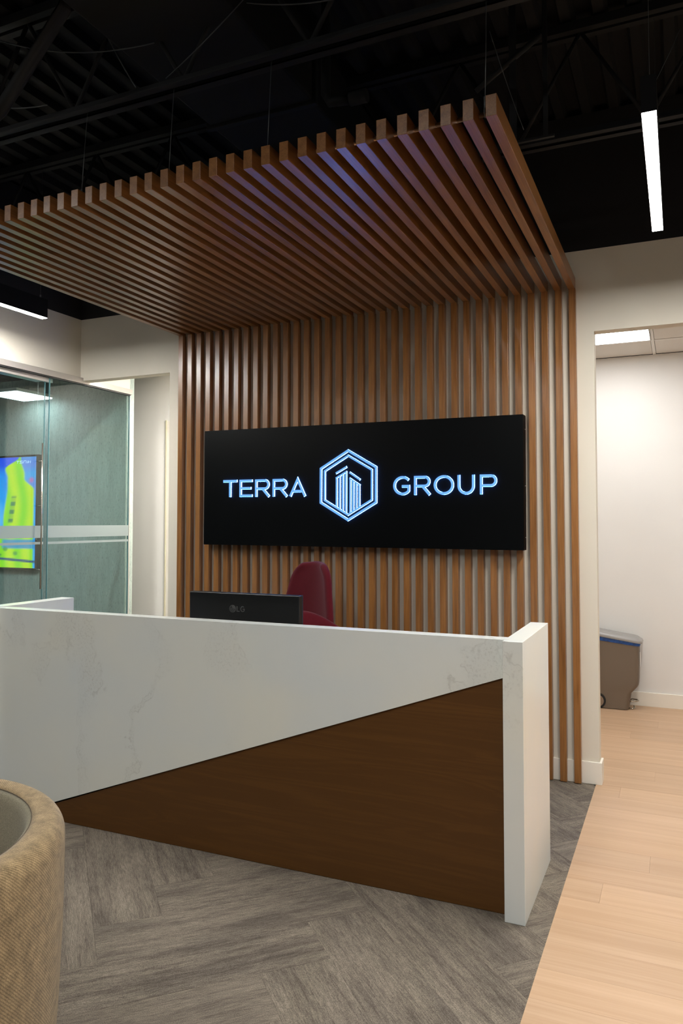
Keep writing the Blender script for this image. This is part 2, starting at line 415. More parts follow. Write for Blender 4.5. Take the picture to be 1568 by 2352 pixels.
# baseboards
bb = struct(B().prism([(XL + .02, WB - .0145), (RX + .0135, WB - .0145), (RX + .0135, JB + .01), (RX, JB + .01), (RX, WB), (XL + .02, WB)], 'z', 0, .125, bev=.002).build('baseboard_back', M['trim']))
struct(B().box(-2.0, 4.0, 6.715, 6.73, 0, .113, .003).build('baseboard_far', M['trim']))
# corridor door casing
tr = struct(B().box(-4.318, -4.300, 5.712, 5.72, 0, 2.44, .003).build('trim_1', mk_plain('casing_cream', srgb(205, 198, 172), .5)))
B().box(-4.298, -3.40, 5.7165, 5.72, 0, 2.432, .001).build('door_leaf', M['trim'], tr)
# side room suspended ceiling
ce = B().box(-2.0, 4.0, JB, 6.73, 2.903, 2.95)
ce = struct(ce.build('ceiling', M['grid']))
GX, GY = -.165, 6.205
g_ = B()
for i in range(-4, 7): g_.box(GX + i * .61 - .012, GX + i * .61 + .012, JB, 6.73, 2.885, 2.903, .001)
for yy in (GY, GY - .61, GY - 1.22): g_.box(-2.0, 4.0, yy - .012, yy + .012, 2.8845, 2.903, .001)
g_.build('ceiling_grid', M['grid'], ce)
for i in range(-3, 6):
    for (y0, y1) in ((GY + .014, 6.728), (GY - .61 + .014, GY - .014), (GY - 1.22 + .014, GY - .61 - .014)):
        x0, x1 = GX + i * .61 + .014, GX + (i + 1) * .61 - .014
        if i == -1 and abs(y0 - (GY - .61 + .014)) < .01: continue
        B().box(x0, x1, y0, y1, 2.889, 2.903, .003).build('ceiling_tile', M['tile'], ce)
pl = empty('ceiling_light_panel', (GX - .305, GY - .305, 2.885))
tag(pl, 'white recessed square light panel in the tiled ceiling of the side room', 'light')
B().box(-.29, .29, -.29, .29, .004, .016).build('diffuser', M['panel_far'], pl)
B().box(-.30, -.288, -.30, .30, 0, .016).box(.288, .30, -.30, .30, 0, .016).box(-.288, .288, -.30, -.288, 0, .016).box(-.288, .288, .288, .30, 0, .016).build('frame', M['grid'], pl)
for xx in (1.32,):
    p2 = copy_tree(pl); p2.location = (GX - .305 + .61 * 3, GY - .915, 2.882)
    tag(p2, 'second light panel of the side room, out of view to the right', 'light')
# corridor ceiling + lamp
c2 = struct(B().box(-4.4, -2.1, JB, 5.72, 2.9, 2.95).build('ceiling', M['tile']))
p3 = copy_tree(pl); p3.location = (-3.1, 5.2, 2.882); tag(p3, 'light panel in the corridor ceiling behind the left opening', 'light')
for ch in p3.children:
    if ch.name.startswith('diffuser'):
        ch.data = ch.data.copy(); ch.data.materials[0] = M['panel_hall']

# roof deck with flutes along y
bm = B(); poly = []; x = -9.0; per = .152
bot = []
while x < 4.2:
    bot += [(x, DK), (x + .05, DK), (x + .065, DK + .045), (x + .137, DK + .045)]; x += per
poly = bot + [(x, DK + .09), (-9.0, DK + .09)]
deck = struct(bm.prism(poly, 'y', -4.6, 9.0).build('ceiling', M['deck_black']))

# ------------------------------------------------------------------ open web steel joists
def joist(y, label, x0=-7.4, x1=3.95):
    t = empty('roof_joist', (0, y, 3.35)); tag(t, label, 'joist', 'open web joists under the roof deck')
    b = B()
    for s in (-1, 1):
        b.box(x0, x1, s * .012 if s > 0 else -.048, .048 if s > 0 else -.012, 0, .006)
        b.box(x0, x1, s * .012 - (.003 if s < 0 else 0), s * .012 + (.003 if s > 0 else 0), 0, .045)
    b.build('bottom_chord', M['steel_black'], t)
    b = B().box(x0, x1, -.045, -.01, .52, .565).box(x0, x1, .01, .045, .52, .565)
    b.build('top_chord', M['steel_black'], t)
    n = 0; x = x0 + .1
    while x < x1 - .4:
        a, c = (x, 0, .03), (x + .3, 0, .53); d = (x + .6, 0, .03)
        B().cyl(a, c, .010, n=8).build('web_rod', M['steel_black'], t)
        B().cyl(c, d, .010, n=8).build('web_rod', M['steel_black'], t)
        x += .6
    return t
joist(2.618, 'black open web steel joist crossing above the front edge of the wooden canopy')
joist(3.755, 'black open web steel joist behind the canopy, seen beside the right pendant light')
joist(1.40, 'black open web steel joist nearest the viewer, above the lobby')
# duct above
d = empty('air_duct', (-1.92, 0, 3.56)); tag(d, 'wide black rectangular air duct running under the roof deck', 'duct')
B().box(-.30, .30, -3, 4.6, .02, .35, .012).build('duct_body', M['deck_black'], d)
for yy in (-1.5, -.3, .9, 2.1, 3.3): B().box(-.32, .32, yy - .015, yy + .015, 0, .36, .003).build('duct_flange', M['steel_black'], d)
pp = B().tube([(-2.75, 2.25, 3.12), (-2.61, 2.3, 3.25), (-2.26, 2.3, 3.60), (-2.26, 2.3, 3.86)], .028, 10).build('brace_pipe', M['steel_black'])
tag(pp, 'black diagonal brace pipe at the top left under the roof deck', 'pipe')
pp = B().tube([(-1.42, 3.02, 3.9), (-1.42, 3.02, 3.42), (-1.40, 3.02, 3.38), (-1.30, 3.02, 3.37)], .022, 10).tube([(-1.30, 3.02, 3.37), (-1.22, 3.02, 3.37)], .03, 10).build('sprinkler_pipe', M['steel_black'])
tag(pp, 'black sprinkler drop pipe with an elbow behind the front joist', 'pipe')
b = B()
br = empty('bridging_struts', (0, 3.2, 3.1)); tag(br, 'black vertical struts hanging from the deck right of the canopy corner', 'strut')
B().box(-.635, -.605, -.004, .0, .02, .80).build('strut', M['steel_black'], br).rotation_euler = (0, R(0), 0)
B().box(-.495, -.475, -.004, .0, .02, .80).build('strut', M['steel_black'], br)
B().cyl((-.50, 0, .46), (-.78, 0, .28), .012).build('cross_rod', M['steel_black'], br)
B().box(-.66, -.45, -.008, .008, .01, .02).build('rail', M['steel_black'], br)
def wire(name, pts, label, r=.0022, mat='wire_dark'):
    o = B().tube(pts, r, 6).build(name, M[mat]); return tag(o, label, 'cable', 'loose cables under the roof deck')
def sag(p, q, s, n=14):
    p, q = Vector(p), Vector(q)
    return [p.lerp(q, i / n) - Vector((0, 0, s * 4 * (i / n) * (1 - i / n))) for i in range(n + 1)]
wire('ceiling_cable', sag((-2.93, 2.57, 3.80), (-2.02, 2.57, 3.55), .05), 'thin cable sagging under the deck at the top left', .003)
wire('ceiling_cable', sag((-1.98, 2.60, 3.40), (-1.55, 2.56, 3.62), .01), 'thin cable rising from the front joist towards the duct', .0025)
wire('ceiling_cable', sag((-2.42, 2.62, 3.89), (-2.14, 2.60, 3.40), .02), 'thin wire dropping from the deck to the front joist at upper left', .0028, 'wire')
wire('ceiling_cable', sag((-3.02, 2.5, 3.48), (-2.6, 2.55, 3.40), .02), 'cable lying along the front joist at the far left', .003)
wire('ceiling_cable', sag((-1.55, 2.55, 3.58), (-1.0, 2.58, 3.50), .03), 'cable sagging between two clips above the middle of the front joist', .0028)
wire('ceiling_cable', sag((-.64, 2.85, 3.40), (-.54, 3.0, 3.06), .01), 'loose wire hanging beside the right end of the canopy', .0016, 'wire_dark')

# ------------------------------------------------------------------ slatted feature wall and canopy
sw = empty('slatted_wall', ((XL + XR) / 2, WB, 0))
tag(sw, 'feature wall of upright walnut slats behind the reception desk', 'wall panelling')
cx0 = (XL + XR) / 2
me_v = B().box(-SW / 2, SW / 2, 0, .0435, 0.004, HB, .0012).mesh('slat', M['slat'])
# canopy slat: length along local z, rotated to lie along y
CL = WB - .002 - CN
me_c = B().box(-SW / 2, SW / 2, 0, HT - HB, 0, CL, .0012).mesh('slat', M['slat'])
for i in range(NS):
    x = XR - SW / 2 - i * P_
    o = bpy.data.objects.new('slat', me_v); link(o); o.parent = sw; o.location = (x - cx0, W - WB, 0)
cn = empty('slatted_canopy', (cx0, CN, HB))
tag(cn, 'suspended canopy of walnut slats over the reception desk, hung on wires', 'canopy')
for i in range(NS):
    x = XR - SW / 2 - i * P_ - .004
    o = bpy.data.objects.new('slat', me_c); link(o); o.parent = cn
    # local z -> world y, local y -> world z
    o.rotation_euler = (R(-90), 0, 0); o.location = (x - cx0, random.uniform(-.002, .002), HT - HB)
B().cyl((XL - cx0 + .01, .085, .054), (XR - cx0 - .006, .085, .054), .0085, n=14).build('support_pipe', M['bronze'], cn)
for wx in (-.603, -1.467, -1.955, -2.425):
    gapx = XR - SW - round((XR - SW - (P_ - SW) / 2 - wx) / P_) * P_ - (P_ - SW) / 2 - .004
    x = gapx - cx0
    c_ = B().tube([(x, .085, .105), (x + .002, .095, .28), (x, .115, .485)], .0014, 6).build('suspension_wire', M['wire'], cn)
    B().cyl((x, .085, .075), (x, .085, .118), .0042, n=10).build('wire_gripper', M['wire'], c_)
    ring = [(x, .085 + .012 * math.cos(a), .060 + .016 * math.sin(a)) for a in [k * math.pi / 8 for k in range(16)]]
    B().tube(ring, .0022, 6, closed=True).build('wire_loop', M['wire'], c_)

# ------------------------------------------------------------------ illuminated sign
SC = 1.003
def sx(x): return x * SC
def sz(z): return 1.5 + (z - 1.5) * SC
SX0, SX1, SZ0, SZ1 = -3.0645, -.8315, 1.3385, 2.1405
scx, scz, sy = (SX0 + SX1) / 2, (SZ0 + SZ1) / 2, 4.503
sg = empty('company_sign', (scx, sy, scz)); sg.rotation_euler = (0, R(.22), 0)
tag(sg, 'long black wall sign with glowing blue TERRA GROUP lettering and hexagon emblem', 'sign')
hw, hh = (SX1 - SX0) / 2, (SZ1 - SZ0) / 2
B().box(-hw, hw, 0, .0775, -hh, hh, .0025).build('sign_box', M['sign_black'], sg)
B().box(hw - .0012, hw + .0015, .012, .07, -hh + .012, hh - .012, .0005).build('side_plate', M['sign_black'], sg)
for zz in (hh - .085, -.02, -hh + .075):
    B().cyl((hw + .001, .045, zz), (hw + .004, .045, zz), .0032, n=10).build('screw', M['screw'], sg)
def offs(path, w, closed=False):
    """outline of a stroke of width w with mitred joints"""
    n = len(path); L_, R_ = [], []
    for i in range(n):
        p = Vector(path[i]); a = Vector(path[i - 1]) if (i or closed) else None; c = Vector(path[(i + 1) % n]) if (i < n - 1 or closed) else None
        d1 = (p - a).normalized() if a is not None else (c - p).normalized()
        d2 = (c - p).normalized() if c is not None else d1
        n1 = Vector((-d1.y, d1.x)); n2 = Vector((-d2.y, d2.x)); m = (n1 + n2).normalized(); k = w / 2 / max(.3, m.dot(n1))
        L_.append(p + m * k); R_.append(p - m * k)
    return L_, R_
DPT = -.007
def stroke(b, path, w, closed=False, y0=None):
    y0 = DPT if y0 is None else y0
    L_, R_ = offs(path, w, closed); n = len(path); bm = bmesh.new()
    def V(p, y): return bm.verts.new((p.x, y, p.y))
    lf = [V(p, y0) for p in L_]; rf = [V(p, y0) for p in R_]; lb = [V(p, .002) for p in L_]; rb = [V(p, .002) for p in R_]
    fac = []
    for i in range(n if closed else n - 1):
        j = (i + 1) % n
        f = bm.faces.new((lf[i], lf[j], rf[j], rf[i])); f.material_index = 0
        f.tag = True
        for q in ((lf[i], lb[i], lb[j], lf[j]), (rf[j], rb[j], rb[i], rf[i])): bm.faces.new(q).material_index = 1
    if not closed:
        bm.faces.new((lf[0], rf[0], rb[0], lb[0])).material_index = 1
        bm.faces.new((rf[-1], lf[-1], lb[-1], rb[-1])).material_index = 1
    bmesh.ops.recalc_face_normals(bm, faces=bm.faces[:])
    me = bpy.data.meshes.new('tmp'); bm.to_mesh(me); bm.free(); b.bm.from_mesh(me); bpy.data.meshes.remove(me)
def arc(cx, cz, rx, rz, a0, a1, n=14): return [(cx + rx * math.cos(R(a0 + (a1 - a0) * i / n)), cz + rz * math.sin(R(a0 + (a1 - a0) * i / n))) for i in range(n + 1)]
SWD = .0158; h2 = SWD / 2
H_ = .118; BL = -.0685      # baseline relative to the sign centre
def letter(ch, x0, x1):
    x0, x1 = sx(x0) - scx, sx(x1) - scx; b = B(); z0, z1 = BL, BL + H_; w_ = x1 - x0; r = None
    if ch == 'T':
        stroke(b, [(x0, z1 - h2), (x1, z1 - h2)], SWD); stroke(b, [((x0 + x1) / 2, z1 - SWD), ((x0 + x1) / 2, z0)], SWD)
    elif ch == 'E':
        stroke(b, [(x1, z1 - h2), (x0 + h2, z1 - h2), (x0 + h2, z0 + h2), (x1, z0 + h2)], SWD)
        stroke(b, [(x0 + SWD, (z0 + z1) / 2), (x1 - .010, (z0 + z1) / 2)], SWD)
    elif ch in 'RP':
        rr = (H_ * (.60 if ch == 'R' else .63) - SWD) / 2; zm = z1 - h2 - 2 * rr
        stroke(b, [(x0 + h2, z0), (x0 + h2, z1 - h2)] + [(x1 - h2 - rr, z1 - h2)] + arc(x1 - h2 - rr, z1 - h2 - rr, rr, rr, 82, -82, 12) + [(x1 - h2 - rr, zm), (x0 + SWD, zm)], SWD)
        if ch == 'R': stroke(b, [(x0 + w_ * .55, zm - .004), (x1 - .003, z0)], SWD * 1.08)
    elif ch == 'A':
        xm = (x0 + x1) / 2
        stroke(b, [(x0 + h2, z0), (xm, z1 - .006), (x1 - h2, z0)], SWD)
        stroke(b, [(x0 + w_ * .22, z0 + H_ * .29), (x1 - w_ * .22, z0 + H_ * .29)], SWD)
    elif ch == 'G':
        cx_, cz_ = x0 + H_ * .52, (z0 + z1) / 2; rx = H_ * .52 - h2; rz = H_ / 2 - h2 + .001
        pts = arc(cx_, cz_, rx, rz, 42, 318, 26); xe = x1 - h2
        stroke(b, pts + [(xe, z0 + .030), (xe, cz_ - .004), (xe - .045, cz_ - .004)], SWD)
    elif ch == 'O':
        stroke(b, arc((x0 + x1) / 2, (z0 + z1) / 2, w_ / 2 - h2, H_ / 2 - h2 + .001, 0, 350, 35), SWD, True)
    elif ch == 'U':
        rr = w_ / 2 - h2
        stroke(b, [(x0 + h2, z1)] + arc((x0 + x1) / 2, z0 + rr + h2 - .001, rr, rr, 180, 360, 18) + [(x1 - h2, z1)], SWD)
    return b.build('letter', [M['sign_face'], M['sign_side']], sg)
for ch, a, c in (('T', -2.893, -2.781), ('E', -2.762, -2.660), ('R', -2.638, -2.527), ('R', -2.502, -2.391), ('A', -2.376, -2.250),
                 ('G', -1.638, -1.528), ('R', -1.501, -1.396), ('O', -1.374, -1.247), ('U', -1.224, -1.119), ('P', -1.087, -.984)):
    letter(ch, a, c)
ex, ez = sx(-1.948) - scx, sz(1.738) - scz
def hexa(r): return [(ex + r * math.sin(R(60 * k)), ez + r * math.cos(R(60 * k))) for k in range(6)]
b = B(); stroke(b, hexa(.2245), .0150, True); b.build('emblem_ring', [M['sign_face'], M['sign_side']], sg)
b = B(); stroke(b, hexa(.1915), .0125, True); b.build('emblem_ring', [M['sign_face'], M['sign_side']], sg)
def V2(x, z): return (sx(x) - scx, sz(z) - scz)
b = B(); stroke(b, [V2(-2.034, 1.8165), V2(-1.957, 1.8575)], .0115); b.build('emblem_roof', [M['sign_face'], M['sign_side']], sg)
b = B(); stroke(b, [V2(-1.937, 1.8205), V2(-1.863, 1.7715)], .0115); b.build('emblem_roof', [M['sign_face'], M['sign_side']], sg)
def tower(xa, xb, za, zb, n):
    b = B(); bw = .0115
    x0, _ = V2(xa, 0); x1, _ = V2(xb, 0); z0 = V2(0, za)[1]; z1 = V2(0, zb)[1]
    stroke(b, [(x0, z0 - .005), (x1, z1 - .005)], .010)
    for i in range(n):
        x = x0 + bw / 2 + (x1 - x0 - bw) * i / (n - 1)
        zt = z0 + (z1 - z0) * (x - x0) / (x1 - x0) - .003
        zl = ez - (.1915 - abs(x - ex) * math.tan(R(30))) + .003
        stroke(b, [(x, zl), (x, zt)], bw, y0=DPT + .0005)
    b.build('emblem_tower', [M['sign_face'], M['sign_side']], sg)
tower(-2.034, -1.956, 1.790, 1.832, 4); tower(-1.937, -1.863, 1.788, 1.741, 4)

# ------------------------------------------------------------------ reception desk
dk = empty('reception_desk', (-1.97, 3.2, 0)); tag(dk, 'white veined quartz reception desk with dark walnut triangle on its front', 'desk')
D0 = (-1.97, 3.2, 0)
def dpart(b, name, m): return b.build(name, M[m], dk, (-D0[0], -D0[1], 0))
dpart(B().box(-.6232, -.5462, 2.9084, 3.511, 0, 1.0477, .0015), 'end_panel', 'quartz')
dpart(B().box(-3.402, -3.308, 2.9084, 3.511, 0, 1.0497, .0015), 'end_panel', 'quartz')
DF = 2.9523
sl = (.898 - .114) / (-.633 + 2.832)
zr = .898 + (-.6232 + .633) * sl; xl0 = -2.832 - .114 / sl
dpart(B().prism([(-3.308, 0.002), (xl0, 0.002), (-.6233, zr), (-.6233, 1.0463), (-3.308, 1.0463)], 'y', DF, DF + .03, bev=.0008), 'quartz_front', 'quartz')
dpart(B().box(-3.308, -.6233, DF + .0295, DF + .072, .80, 1.046), 'front_top_core', 'quartz')
dpart(B().prism([(xl0 + .03, .002), (-.6234, .002), (-.6234, zr + .012)], 'y', DF + .010, DF + .029), 'walnut_front', 'desk_wood')
dpart(B().prism([(xl0 + .01, .003), (-.6234, .003), (-.6234, zr + .004), (-.6234, zr + .0)][:3], 'y', DF + .0290, DF + .0292), 'backing', 'dark_gasket')
dpart(B().box(-3.308, -.6233, DF + .072, 3.62, .72, .75, .002), 'work_surface', 'quartz')
dpart(B().box(-3.30, -.63, DF + .0725, DF + .09, .002, .72), 'modesty_panel', 'desk_wood')

# monitor seen from behind
mn = empty('computer_monitor', (-1.95, 3.25, .7505)); tag(mn, 'black computer monitor seen from behind over the desk top, with LG logo', 'monitor')
mn.rotation_euler = (0, 0, 0)
mw, z0m, z1m = .310, .07, .402
hd = B().box(-mw, mw, -.050, -.018, z0m, z1m, .004).build('housing', M['mon_black'], mn)
B().box(-mw, mw, -.018, -.008, z0m, z1m, .002).build('bezel', M['mon_edge'], mn)
B().box(-.03, .03, -.012 - .04, -.052 - .03, .06, .22, .006).build('stand_neck', M['mon_black'], mn)
B().box(-.12, .12, -.16, .08, 0, .014, .005).build('stand_base', M['mon_black'], mn)
# logo: ring with L and dot, then L G
lx, lz = -.056, .326
b = B(); b.cyl((0, -.0006, 0), (0, .002, 0), .0185, n=32)
for v in b.bm.verts: v.co += Vector((lx, -.0505, lz))
b.build('logo', M['logo_grey'], mn)
b = B(); stroke(b, arc(0, 0, .0128, .0128, 100, 350, 24) + [(.004, 0)], .0022, y0=-.0006); stroke(b, [(-.003, .007), (-.003, -.006), (.004, -.006)], .0022, y0=-.0006)
b.cyl((-.0072, -.0006, .0055), (-.0072, .001, .0055), .0022, n=10)
for v in b.bm.verts: v.co += Vector((lx, -.0512, lz))
b.build('logo_mark', M['mon_black'], mn)
b = B(); stroke(b, [(-.0105, .0125), (-.0105, -.0115), (.003, -.0115)], .0045, y0=-.0008)
stroke(b, arc(.021, 0, .0105, .0118, 50, 325, 16) + [(.0305, -.004), (.0305, .0), (.021, .0)], .0042, y0=-.0008)
for v in b.bm.verts: v.co += Vector((lx + .036, -.0505, lz))
b.build('logo_letters', M['logo_grey'], mn)

# ------------------------------------------------------------------ burgundy office chair
ch = empty('office_chair', (-2.03, 3.98, 0), R(0)); tag(ch, 'burgundy upholstered office chair with tall tapered back behind the desk', 'chair')
ch.rotation_euler = (0, 0, R(-27))
# shell back, facing -y locally
def sheet(fn, nu, nv, th, name, mat, parent, closed=False):
    bm_ = bmesh.new(); F = [[bm_.verts.new(fn(i / nu, j / nv)) for j in range(nv + 1)] for i in range(nu + 1)]
    for i in range(nu):
        for j in range(nv): bm_.faces.new((F[i][j], F[i + 1][j], F[i + 1][j + 1], F[i][j + 1]))
    me = bpy.data.meshes.new(name); bm_.to_mesh(me); bm_.free(); me.materials.append(M[mat])
    o = bpy.data.objects.new(name, me); link(o); o.parent = parent
    s_ = o.modifiers.new('thick', 'SOLIDIFY'); s_.thickness = th; s_.offset = 1
    bv = o.modifiers.new('round', 'SUBSURF'); bv.levels = 2; bv.render_levels = 2
    for p in me.polygons: p.use_smooth = True
    return o
def back(u, v):
    s = u * 2 - 1; z = .60 + .668 * v
    hw_ = .335 - .165 * v ** 1.1
    if v > .86: hw_ *= math.sqrt(max(0, 1 - ((v - .86) / .19) ** 2.0))
    curve = .09 * (1 - v * .35)
    return (s * hw_, .10 + .05 * v - curve * s * s, z)
sheet(back, 10, 14, .045, 'backrest', 'red', ch)
b = B().box(-.25, .25, -.32, .16, .54, .64, .04); o = smooth(b.build('seat', M['red'], ch), 60)
for s in (-1, 1):
    def armf(u, v, s=s):
        yy = .08 - .34 * u; zt = .90 + .12 * math.sin(min(1, u * 1.25) * math.pi / 2) - .05 * max(0, u - .75)
        return (s * (.305 - .015 * (1 - v)) - s * .07 * u, yy, .62 + (zt - .62) * v)
    sheet(armf, 8, 6, .05 * s, 'armrest', 'red', ch)
B().cyl((0, -.05, .12), (0, -.05, .55), .028).build('gas_column', M['chrome'], ch)
for k in range(5):
    a = R(72 * k + 10)
    l_ = B().tube([(0, -.05, .13), (.16 * math.cos(a), -.05 + .16 * math.sin(a), .115), (.30 * math.cos(a), -.05 + .30 * math.sin(a), .075)], .018, 8).build('leg', M['chrome'], ch)
    px_, py_ = .30 * math.cos(a), -.05 + .30 * math.sin(a)
    B().cyl((px_ - .014 * math.sin(a), py_ + .014 * math.cos(a), .030), (px_ + .014 * math.sin(a), py_ - .014 * math.cos(a), .030), .030, n=18).build('caster', M['rubber'], l_)

# ------------------------------------------------------------------ pendant lights
def pendant(x, y0, y1, z, label, mat, gr=None):
    t = empty('pendant_light', (x, (y0 + y1) / 2, z)); tag(t, label, 'light', gr); h = (y1 - y0) / 2
    B().box(-.0248, .0248, -h, h, 0.0, .125, .0004).build('housing', M['black_metal'], t)
    B().box(-.0225, .0225, -h + .003, h - .003, -.0012, .004).build('diffuser', M[mat], t)
    for yy in (-h + .14, h - .04):
        c = B().tube([(0, yy, .125), (0, yy, DK - z)], .0010, 5).build('suspension_wire', M['wire_dark'], t)
        B().cyl((0, yy, .125), (0, yy, .15), .005, n=8).build('wire_gripper', M['wire_dark'], c)
    return t
pendant(-.0705, 2.683, 3.820, 2.87, 'black linear pendant light glowing white, right of the canopy', 'pend', 'linear pendant lights')
pendant(-3.880, 2.674, 3.812, 2.87, 'black linear pendant light by the left wall above the glass', 'pend', 'linear pendant lights')
pendant(-.074, -.35, .85, 2.87, 'linear pendant light over the lobby behind the viewer on the right', 'pend_rear', 'linear pendant lights')
pendant(-1.3, -.9, .3, 3.60, 'linear pendant light over the lobby behind the viewer in the middle', 'pend_rear', 'linear pendant lights')
pendant(-4.1, -.35, .85, 3.60, 'linear pendant light over the lobby behind the viewer on the left', 'pend_rear', 'linear pendant lights')
pendant(1.9, 2.2, 3.4, 2.87, 'linear pendant light to the right of the view over the oak floor', 'pend_rear', 'linear pendant lights')
# Y-shaped bridle wire on the right pendant
wire('ceiling_cable', [(-.0705, 2.83, 3.035), (-.055, 2.84, 3.045), (-.001, 2.84, 3.15), (.03, 2.84, 3.22)], 'short bridle wire above the near end of the right pendant light', .0012)

# ------------------------------------------------------------------ glass partition of the meeting room
wn = B().box(XG - .005, XG + .028, -4.4, 5.222, 2.598, 2.642, .002)          # head rail
wn.box(XG - .006, XG + .016, 5.206, 5.216, 0, 2.60, .002)                     # end jamb
wn.box(XG - .01, XG + .022, -4.4, 5.205, 0, .02, .002)
wn = struct(wn.build('window_1', M['alu']))
B().box(XG - .004, XG + .020, -4.4, 5.205, 2.588, 2.598).build('gasket', M['dark_gasket'], wn)
JY = 4.294
def pane(y0, y1, x=XG + .006, par=None):
    o = B().box(x - .005, x + .005, y0, y1, .02, 2.588).build('glass_pane', M['glass'], par)
    B().box(x - .0053, x + .0053, y0, y0 + .003, .02, 2.588).build('pane_edge', M['glass_edge'], par)
    B().box(x - .0053, x + .0053, y1 - .003, y1, .02, 2.588).build('pane_edge', M['glass_edge'], par)
    return o
pane(JY + .002, 5.205, par=wn); pane(1.6, 3.0, par=wn); pane(-.4, 1.598, par=wn); pane(-4.4, -.402, par=wn)
def film(y0, y1, x, par):
    B().box(x, x + .0006, y0, y1, 1.384, 1.474).build('film_stripe', M['film'], par)
    B().box(x, x + .0006, y0, y1, 1.336, 1.354).build('film_stripe', M['film'], par)
film(JY + .004, 5.203, XG + .0115, wn); film(-.4, 3.0, XG + .0115, wn)
dr = struct(B().box(XG - .030, XG - .004, 3.0, 4.34, 2.555, 2.588, .002).build('door_1', M['alu']))
pane(3.0, 4.275, XG - .016, dr); film(3.0, 4.273, XG - .010, dr)
B().cyl((XG + .03, 4.215, 1.01), (XG + .03, 4.215, 2.085), .006, n=12).build('door_pull', M['chrome'], dr)
for zz in (1.15, 1.62, 1.95): B().cyl((XG - .01, 4.215, zz), (XG + .03, 4.215, zz), .004, n=8).build('pull_standoff', M['chrome'], dr)
b = B()
for k in range(64):
    bb_ = bmesh.new(); bmesh.ops.create_icosphere(bb_, subdivisions=1, radius=.0022)
    b._add(bb_, 0, Matrix.Translation((XG - .05, 4.24, 2.30 + k * .004)))
cc = b.build('blind_chain', M['paper']); tag(cc, 'white beaded blind chain hanging behind the glass door', 'chain')
# roller blind box the chain hangs from
rb = B().box(XG - .09, XG - .035, 3.0, 4.26, 2.555, 2.585, .006).build('blind_cassette', M['alu']); tag(rb, 'slim aluminium blind cassette at the top of the glass door', 'blind')

# glowing panel built in place of a lamp reflection in the glass
ml = empty('added_light_panel', (-5.28, 4.92, 2.60)); tag(ml, 'square glowing panel standing in for a reflection in the glass, top left', 'light')
B().box(-.17, .17, -.20, .20, .002, .012).build('diffuser', mk_emit('panel_diffuser_reflection', (.86, .96, 1.0, 1), PANEL_REFLECTION), ml)
B().box(-.18, .18, -.21, .21, .012, .04, .003).build('housing', M['grid'], ml)
for s in (-1, 1): B().tube([(s * .1, 0, .04), (s * .1, 0, DK - 2.6)], .001, 5).build('suspension_wire', M['wire_dark'], ml)
m2_ = copy_tree(ml); m2_.location = (-5.3, 3.7, 2.60); tag(m2_, 'unseen square light panel added to brighten the meeting room wall', 'light')  # added out of view to light the meeting room wall evenly
for c_ in m2_.children:
    if c_.name.startswith('diffuser'): c_.data = c_.data.copy(); c_.data.materials[0] = M['panel_fill']

# television with a sports picture
tv = empty('wall_television', (-6.21, 5.2, 1.59)); tag(tv, 'wall television in the meeting room showing a blue and lime picture', 'television')
TW, TH = .912, .524
b = B(); b.box(-TW, TW, -.05, -.002, -TH, TH, .003).build('housing', M['mon_black'], tv)
def sst(a, b_, x): t_ = min(1, max(0, (x - a) / (b_ - a))); return t_ * t_ * (3 - 2 * t_)
def lerp3(a, b_, k): return tuple(p + (q - p) * k for p, q in zip(a, b_))
def tvcol(X, Y):
    # X 0..345 (crop px from the picture's seen left edge to right), Y 940..1910
    deep, azure, pale, lime, lime2 = srgb(0, 70, 215)[:3], srgb(0, 145, 225)[:3], srgb(110, 185, 235)[:3], srgb(130, 205, 20)[:3], srgb(185, 215, 20)[:3]
    n = math.sin(X * .031 + Y * .011) * .5 + math.sin(X * .017 - Y * .023) * .5
    c = lerp3(deep, azure, sst(1000, 1200, Y + n * 60 + (40 - X) * .4))
    c = lerp3(c, pale, sst(1300, 1430, Y + n * 50) * sst(110, 40, X) * (1 - sst(1520, 1600, Y)) * .8)
    left = 200 - 110 * sst(940, 1040, Y) + 20 * sst(1040, 1120, Y) - 30 * sst(1200, 1500, Y) - 45 * sst(1560, 1720, Y)
    right = 215 + 30 * sst(960, 1100, Y) + 75 * sst(1130, 1230, Y)
    g = sst(left - 9, left + 9, X) * (1 - sst(right - 10, right + 10, X))
    gc = lerp3(lime, lime2, .5 + .5 * math.sin(X * .05 + 1.2 * math.sin(Y * .008)))
    rc = lerp3(srgb(90, 130, 210)[:3], srgb(60, 150, 215)[:3], .5 + .5 * math.sin(Y * .03))
    if Y < 1300: c = lerp3(c, rc, sst(205, 240, X))
    c = lerp3(c, srgb(205, 90, 150)[:3], sst(30, 0, math.hypot(X - 300, (Y - 1145) * .8)) * .8)
    c = lerp3(c, gc, g)
    c = lerp3(c, srgb(40, 110, 80)[:3], sst(26, 12, abs(X - 150 - (1400 - Y) * .12)) * sst(1270, 1300, Y) * (1 - sst(1500, 1530, Y)) * (.3 + .6 * (math.sin(Y * .085) > 0)))
    if Y > 1655:
        k = sst(1655, 1670, Y) * (1 - sst(1735, 1750, Y)); c = lerp3(c, srgb(0, 120, 190)[:3], k * sst(60, 90, X) * .85)
        for (bx, by, br) in ((100, 1748, 26), (180, 1785, 24), (60, 1800, 16)):
            c = lerp3(c, srgb(50, 130, 60)[:3], sst(br, br * .4, math.hypot(X - bx, Y - by)) * .8)
        c = lerp3(c, srgb(30, 70, 110)[:3], sst(16, 6, abs(Y - 1828 - X * .08)) * sst(30, 50, X))
        c = lerp3(c, srgb(0, 95, 200)[:3], sst(50, 38, X))
    return c
bm_ = bmesh.new(); NX, NY = 150, 110
lay = bm_.loops.layers.float_color.new('picture')
